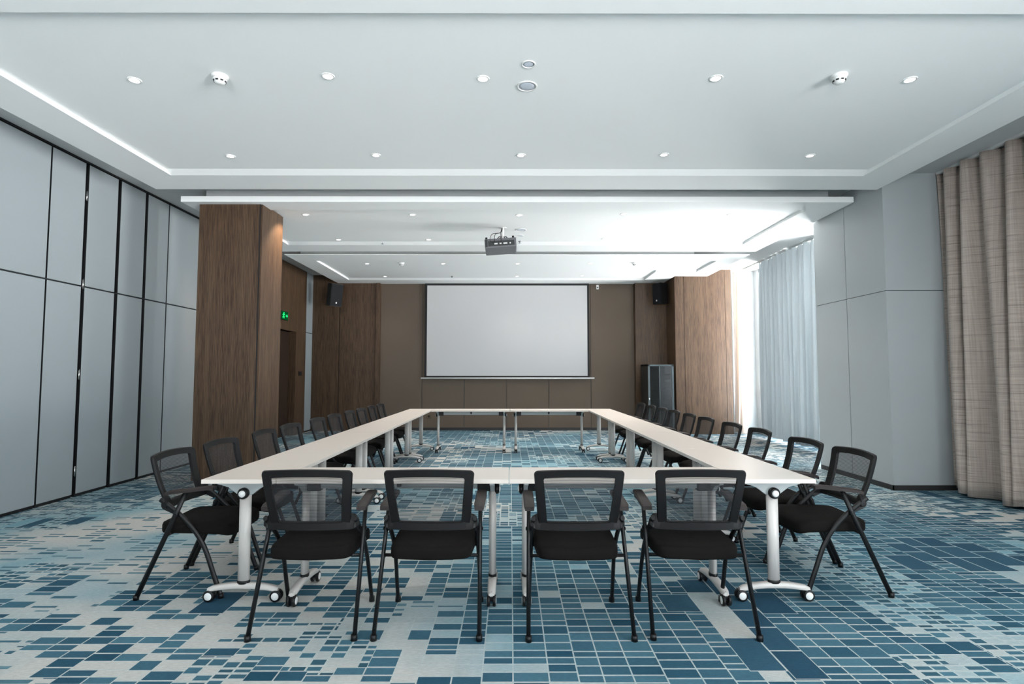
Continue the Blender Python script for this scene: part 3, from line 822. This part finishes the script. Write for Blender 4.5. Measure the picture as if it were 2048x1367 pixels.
# ================================================================== TABLE
def make_table():
    """1.4 m long (local x), 0.45 m deep (local y); origin on the floor at its centre"""
    t = thing('folding_table', '', 'table')
    L, Wd = 1.4, 0.45
    bm = NB(); box(bm, -L / 2 + 0.003, L / 2 - 0.003, -Wd / 2 + .0015, Wd / 2 - .001, 0.725, 0.75, bev=0.002); obj('tabletop', bm, M['tabletop'], t)
    bm = NB(); box(bm, -L / 2 + 0.12, L / 2 - 0.12, -0.018, 0.018, 0.655, 0.705, bev=0.006); obj('support_beam', bm, M['grey_metal'], t)
    bm = NB(); box(bm, -0.014, 0.014, -0.03, 0.03, 0.668, 0.725, bev=0.003); obj('clip', bm, M['black_plastic'], t)
    for s in (-1, 1):
        x = s * (L / 2 - 0.105)
        bm = NB()
        tube(bm, [(x, 0, 0.118), (x, 0, 0.66)], 0.023, 20, r2=0.036, side=(1, 0, 0))
        obj('leg', bm, M['white_metal'], t)
        bm = NB(); tube(bm, [(x, 0, 0.106), (x, 0, 0.126)], 0.026, 20, r2=0.039); obj('leg_collar', bm, M['black_plastic'], t)
        # hub bracket: winged casting under the top, black boss, knob with pale cap
        bm = NB()
        prism(bm, [(-0.175, 0.724), (-0.175, 0.706), (-0.10, 0.690), (-0.042, 0.640), (0.042, 0.640), (0.10, 0.690), (0.175, 0.706), (0.175, 0.724)], 'x', x - 0.014, x + 0.014)
        bmesh.ops.bevel(bm, geom=bm.edges[:], offset=0.003, segments=1, affect='EDGES')
        br = obj('hub_bracket', bm, M['grey_metal'], t)
        bm = NB(); box(bm, x - s * 0.055 - 0.042, x - s * 0.055 + 0.042, -0.032, 0.032, 0.640, 0.715, bev=0.008); obj('boss', bm, M['black_plastic'], br)
        bm = NB(); lathe(bm, [(0.034, x + s * 0.012), (0.034, x + s * 0.034), (0.026, x + s * 0.042)], center=(0, 0.004, 0.652), axis='x', n=20)
        obj('knob', bm, M['black_plastic'], br)
        bm = NB(); lathe(bm, [(0.020, x + s * 0.036), (0.020, x + s * 0.047), (0.004, x + s * 0.050)], center=(0, 0.004, 0.652), axis='x', n=20)
        obj('knob_cap', bm, M['devwhite'], br)
        # arched foot
        bm = NB(); N = 16; rows = []
        for i in range(N + 1):
            u = -1 + 2 * i / N; y = u * 0.215; zt = 0.112 - 0.026 * u * u; zb = zt - 0.030 - 0.004 * (1 - abs(u)); hw = 0.027 - 0.004 * u * u
            if i in (0, N): zt -= 0.006; hw -= 0.006
            sec = [(-hw, zb + 0.006), (-hw + 0.007, zb), (hw - 0.007, zb), (hw, zb + 0.006), (hw, zt - 0.010), (hw - 0.009, zt), (-hw + 0.009, zt), (-hw, zt - 0.010)]
            rows.append([bm.verts.new((x + a, y, z)) for a, z in sec])
        for a, b in zip(rows, rows[1:]):
            for k in range(8): bm.faces.new((a[k], a[(k + 1) % 8], b[(k + 1) % 8], b[k]))
        bm.faces.new(rows[0]); bm.faces.new(rows[-1][::-1])
        ft = autosmooth(obj('foot', bm, M['white_metal'], t), 50)
        for e in (-1, 1):
            bm = NB(); yc = e * 0.197; cs = 0.012 * s
            tube(bm, [(x, yc, 0.058), (x, yc, 0.085)], 0.009, 10)
            box(bm, x - 0.010, x + 0.010, yc - 0.022, yc + 0.022, 0.032, 0.062, bev=0.006)
            for q in (-1, 1):
                lathe(bm, [(0.030, 0.008 * q), (0.034, 0.011 * q), (0.0345, 0.022 * q), (0.030, 0.026 * q), (0.0225, 0.0264 * q), (0.0215, 0.0275 * q), (0.006, 0.029 * q)],
                      center=(x, yc + 0.006 * e, 0.0345), axis='x', n=22, mis=[0, 0, 0, 0, 1, 1])
            obj('caster', bm, [M['black_plastic'], M['devwhite']], ft)
    return t
T0 = make_table(); first = True
def place_table(x, y, rz, lab, grp):
    global first
    if first:
        T0.location = (x, y, 0); T0.rotation_euler = (0, 0, rz); T0['label'] = lab; T0['group'] = grp; first = False; return T0
    return dup(T0, (x, y, 0), rz, lab, grp)
TY = 3.40
GRP = 'white folding tables set in a rectangle'
place_table(-0.70, TY + 0.225, 0, 'pale folding table across the front, left of the centre joint', GRP)
place_table(0.70, TY + 0.225, 0, 'pale folding table across the front, right of the centre joint', GRP)
place_table(-0.70, TY + 7.0 - 0.225, 0, 'pale folding table across the far end, left half, below the screen', GRP)
place_table(0.70, TY + 7.0 - 0.225, 0, 'pale folding table across the far end, right half, below the screen', GRP)
W5 = ['nearest', 'second', 'middle', 'fourth', 'farthest']
for k in range(5):
    y = TY + 0.7 + 1.4 * k
    place_table(-1.625, y, PI / 2, 'pale folding table, %s of the five in the left row' % W5[k], GRP)
    place_table(1.625, y, -PI / 2, 'pale folding table, %s of the five in the right row' % W5[k], GRP)

# ================================================================== CHAIR
def make_chair():
    """faces +y; origin on the floor between the feet"""
    t = thing('conference_chair', '', 'chair')
    # seat: padded cushion with rounded plan
    bm = NB(); N = 48; hw, y0, y1 = 0.232, -0.175, 0.285
    def plan(s, dz=0):
        pts = []
        for k in range(N):
            a = 2 * PI * k / N; c, sn = math.cos(a), math.sin(a)
            u = math.copysign(abs(c) ** 0.25, c); v = math.copysign(abs(sn) ** 0.25, sn)
            wd = hw * (1.0 + 0.05 * v)
            pts.append((u * wd * s, (y0 + y1) / 2 + v * (y1 - y0) / 2 * s))
        return pts
    lv = [(0.92, 0.382), (0.985, 0.386), (1.0, 0.398), (1.0, 0.432), (0.98, 0.447), (0.92, 0.455), (0.6, 0.458), (0.25, 0.456)]
    rings = []
    for s, z in lv:
        rings.append([bm.verts.new((x, y, z - 0.020 * max(0, (y - 0.20) / 0.08) - 0.006 * (1 - min(1, abs(x) / 0.2)))) for x, y in plan(s)])
    for a, b in zip(rings, rings[1:]):
        for k in range(N): bm.faces.new((a[k], a[(k + 1) % N], b[(k + 1) % N], b[k])).smooth = True
    bm.faces.new(rings[0][::-1]); bm.faces.new(rings[-1])
    obj('seat', bm, M['seat'], t)
    # backrest frame. map (u, z) to space
    def back(u, z, off=0.0):
        q = (z - 0.56) / 0.31
        y = -0.120 - 0.098 * q - 0.018 * math.sin(PI * min(1, max(0, q))) * 0.6 - 0.030 * (1 - (u / 0.24) ** 2)
        return (u, y + off, z)
    def loop(w_top, w_bot, z_top, z_bot, rad, arch, n=12):
        pts = []
        cs = [(w_bot, z_bot, -PI / 2, 0), (w_top, z_top, 0, PI / 2), (-w_top, z_top, PI / 2, PI), (-w_bot, z_bot, PI, 1.5 * PI)]
        corners = []
        for (cx, cz, a0, a1) in cs:
            sx = 1 if cx > 0 else -1; sz = 1 if cz == z_top else -1
            ox, oz = cx - sx * rad, cz - sz * rad
            corners.append([(ox + rad * math.cos(a0 + (a1 - a0) * i / 5), oz + rad * math.sin(a0 + (a1 - a0) * i / 5)) for i in range(6)])
        for ci in range(4):
            pts += corners[ci]; nx = corners[(ci + 1) % 4][0]; la = corners[ci][-1]
            for i in range(1, n): pts.append((la[0] + (nx[0] - la[0]) * i / n, la[1] + (nx[1] - la[1]) * i / n))
        out = []
        for x, z in pts:
            f = (z - z_bot) / (z_top - z_bot)
            out.append((x, z + arch * f * (1 - (x / w_top) ** 2)))
        return out
    O = loop(0.238, 0.212, 0.862, 0.535, 0.020, 0.012); I = loop(0.192, 0.170, 0.828, 0.578, 0.010, 0.008)
    bm = NB(); th = 0.012
    R = [[bm.verts.new(back(x, z, o_)) for x, z in LP] for LP, o_ in ((O, -th), (I, -th * 0.8), (I, th * 0.8), (O, th))]
    n = len(O)
    mid = [bm.verts.new(back(x * 1.02 if abs(x) > .1 else x, z + (0.004 if z > 0.8 else 0), 0)) for x, z in O]
    for A, B in ((R[0], R[1]), (R[1], R[2]), (R[2], R[3]), (R[3], mid), (mid, R[0])):
        for k in range(n): bm.faces.new((A[k], A[(k + 1) % n], B[(k + 1) % n], B[k]))
    # lower band with wings
    def slab(pts, th0):
        f_ = [bm.verts.new(back(x, z, -th0)) for x, z in pts]; b_ = [bm.verts.new(back(x, z, th0)) for x, z in pts]
        m = len(pts)
        bm.faces.new(f_); bm.faces.new(b_[::-1])
        for k in range(m): bm.faces.new((f_[k], b_[k], b_[(k + 1) % m], f_[(k + 1) % m]))
    NW = 16
    cols = []
    for i in range(NW * 2 + 1):
        x = -0.256 + 0.512 * i / (NW * 2); e = abs(x) / 0.256
        zt = 0.616 - (0.0 if e < 0.88 else 0.035 * ((e - 0.88) / 0.12) ** 2)
        zb = 0.532 + (0.0 if e < 0.85 else 0.02 * ((e - 0.85) / 0.15) ** 2)
        if e < 0.68: zt = 0.580
        elif e < 0.80: zt = 0.580 + 0.036 * (e - 0.68) / 0.12
        y = back(max(-.24, min(.24, x)), 0.56)[1]
        cols.append([bm.verts.new((x, y + a, z)) for a, z in ((-0.016, zb + .004), (-0.018, zt - 0.01), (-0.010, zt), (0.010, zt), (0.016, zt - 0.01), (0.014, zb))])
    for a, b in zip(cols, cols[1:]):
        for k in range(6): bm.faces.new((a[k], a[(k + 1) % 6], b[(k + 1) % 6], b[k]))
    bm.faces.new(cols[0]); bm.faces.new(cols[-1][::-1])
    bk = autosmooth(obj('backrest', bm, M['frame_black'], t), 40)
    bm = NB(); nu, nz = 14, 10; g = []
    for j in range(nz + 1):
        z = 0.574 + (0.834 - 0.574) * j / nz; w = 0.172 + (0.195 - 0.172) * j / nz
        g.append([bm.verts.new(back(-w + 2 * w * i / nu, z + 0.008 * (1 - (2 * i / nu - 1) ** 2) * (j / nz), 0.0)) for i in range(nu + 1)])
    for j in range(nz):
        for i in range(nu): bm.faces.new((g[j][i], g[j][i + 1], g[j + 1][i + 1], g[j + 1][i])).smooth = True
    obj('mesh_panel', bm, M['mesh'], bk)
    for s in (-1, 1):
        xa, xb = s * 0.268, s * 0.246
        # rear leg: from under the arm straight down to the rear foot
        bm = NB(); tube(bm, [(s * 0.262, 0.015, 0.648), (s * 0.265, -0.045, 0.50), (s * 0.276, -0.262, 0.0)], 0.0115, 12, r2=0.0155)
        lathe(bm, [(0.0175, 0.0), (0.0165, 0.03)], center=(s * 0.275, -0.258, 0), n=12)
        obj('leg', bm, M['black_metal'], t)
        # front leg: from the back bracket, through the crossing, bending down to the front foot
        bm = NB(); tube(bm, [(s * 0.243, -0.150, 0.600), (s * 0.243, -0.075, 0.545), (s * 0.243, -0.005, 0.485), (s * 0.244, 0.070, 0.405), (s * 0.246, 0.135, 0.300), (s * 0.250, 0.195, 0.145), (s * 0.252, 0.250, 0.0)], 0.0115, 12, r2=0.0155, smooth=5)
        lathe(bm, [(0.0175, 0.0), (0.0165, 0.03)], center=(s * 0.252, 0.246, 0), n=12)
        obj('leg', bm, M['black_metal'], t)
        bm = NB(); P = [(-0.105, 0.640), (-0.07, 0.652), (0.05, 0.664), (0.16, 0.676), (0.195, 0.672)]
        pl = []
        for yy, zz in P:
            hw_ = 0.029 if -0.1 < yy < 0.19 else 0.024
            pl.append([bm.verts.new((s * 0.262 + a, yy, zz + b)) for a, b in ((-hw_, -0.012), (hw_, -0.012), (hw_ + .001, 0.004), (hw_ - .006, 0.010), (-hw_ + .006, 0.010), (-hw_ - .001, 0.004))])
        for a, b in zip(pl, pl[1:]):
            for k in range(6): bm.faces.new((a[k], a[(k + 1) % 6], b[(k + 1) % 6], b[k]))
        bm.faces.new(pl[0]); bm.faces.new(pl[-1][::-1])
        autosmooth(obj('armrest', bm, M['arm'], t), 40)
        bm = NB(); prism(bm, [(-0.140, 0.545), (-0.120, 0.535), (-0.06, 0.505), (-0.045, 0.528), (-0.10, 0.570), (-0.135, 0.580)], 'x', s * 0.232, s * 0.246)
        lathe(bm, [(0.011, s * 0.236), (0.011, s * 0.279), (0.008, s * 0.281)], center=(0, -0.038, 0.515), axis='x', n=14)
        bmesh.ops.bevel(bm, geom=[e for e in bm.edges if e.calc_length() > 0.02], offset=0.003, segments=1, affect='EDGES')
        obj('hinge_bracket', bm, M['black_plastic'], t)
    bm = NB(); tube(bm, [(-0.268, -0.095, 0.384), (0.268, -0.095, 0.384)], 0.009, 10); obj('crossbar', bm, M['black_metal'], t)
    bm = NB(); tube(bm, [(-0.244, 0.075, 0.392), (0.244, 0.075, 0.392)], 0.009, 10); obj('crossbar', bm, M['black_metal'], t)
    return t
C0 = make_chair(); cfirst = True
def place_chair(x, y, rz, lab, grp):
    global cfirst
    if cfirst:
        C0.location = (x, y, 0); C0.rotation_euler = (0, 0, rz); C0['label'] = lab; C0['group'] = grp; cfirst = False; return
    dup(C0, (x, y, 0), rz, lab, grp)
R_ = math.radians
for x, y, a, lab in ((-1.085, 3.25, 1.0, 'black mesh-back chair in the front row, leftmost, back to us'),
                     (-0.427, 3.25, -0.5, 'black mesh-back chair in the front row, just left of the centre gap, back to us'),
                     (0.375, 3.24, 0.5, 'black mesh-back chair in the front row, just right of the centre gap, back to us'),
                     (1.035, 3.25, -1.5, 'black mesh-back chair in the front row, rightmost, back to us')):
    place_chair(x, y, R_(a), lab, 'chairs along the front')
LY = [3.80, 4.41, 5.18, 5.79, 6.60, 7.21, 7.91, 8.51, 9.15, 9.76]
RY = [3.83, 4.44, 5.26, 5.91, 6.68, 7.31, 7.98, 8.60, 9.25, 9.98]
ja = [1, -1.5, 1, -1, 0.5, -1, 1.5, -0.5, 1, 0]
jb = [-1, 1, -1.5, 0.5, 1, -1, 0.5, 1, -1, 1]
for k in range(10):
    w = 'nearest' if k == 0 else ('farthest' if k == 9 else ORD[k] + ' from the front')
    place_chair(-2.035, LY[k], -PI / 2 + R_(ja[k]), 'black mesh-back chair on the left side of the tables, ' + w, 'chairs along the left side')
    place_chair(2.12, RY[k], PI / 2 + R_(jb[k]), 'black mesh-back chair on the right side of the tables, ' + w, 'chairs along the right side')

# ================================================================== LIGHT
wd = bpy.data.worlds.new('sky'); SC.world = wd; wd.use_nodes = True
nt = wd.node_tree; nt.nodes.clear(); g = G(nt)
tcw = g.n('ShaderNodeTexCoord'); zz = g.sep(tcw.outputs['Generated'])[2]
bg = g.n('ShaderNodeBackground'); g.put(bg.inputs[0], g.mix(g.ramp(zz, -0.05, 0.05), (1.0, 0.965, 0.93, 1), (0.92, 0.97, 1.0, 1)))
g.put(bg.inputs[1], g.math('ADD', g.math('MULTIPLY', g.ramp(zz, 0.02, -0.02), 25.0), 9.0))
ow = g.n('ShaderNodeOutputWorld'); nt.links.new(bg.outputs[0], ow.inputs[0])
def portal(y0, y1):
    l = bpy.data.lights.new('daylight_portal', 'AREA'); l.shape = 'RECTANGLE'; l.size = ZU - 0.2; l.size_y = y1 - y0
    l.cycles.is_portal = True
    o = bpy.data.objects.new('daylight_portal', l); C.objects.link(o)
    o.location = (XW + 0.2, (y0 + y1) / 2, ZU / 2 + .05); o.rotation_euler = (0, PI / 2, 0)
portal(8.33, 13.06); portal(-4.6, -0.3)
l = bpy.data.lights.new('daylight_portal', 'AREA'); l.shape = 'RECTANGLE'; l.size = WX1 - WX0; l.size_y = WZ1
l.cycles.is_portal = True
o = bpy.data.objects.new('daylight_portal', l); C.objects.link(o)
o.location = ((WX0 + WX1) / 2, YN - 0.28, WZ1 / 2); o.rotation_euler = (PI / 2, 0, 0)
SC.cycles.diffuse_bounces = 8; SC.cycles.max_bounces = 14; SC.cycles.transparent_max_bounces = 16

vs = SC.view_settings
vs.view_transform = 'Standard'; vs.look = 'None'; vs.gamma = 1; vs.use_curve_mapping = False
vs.exposure = 0.50
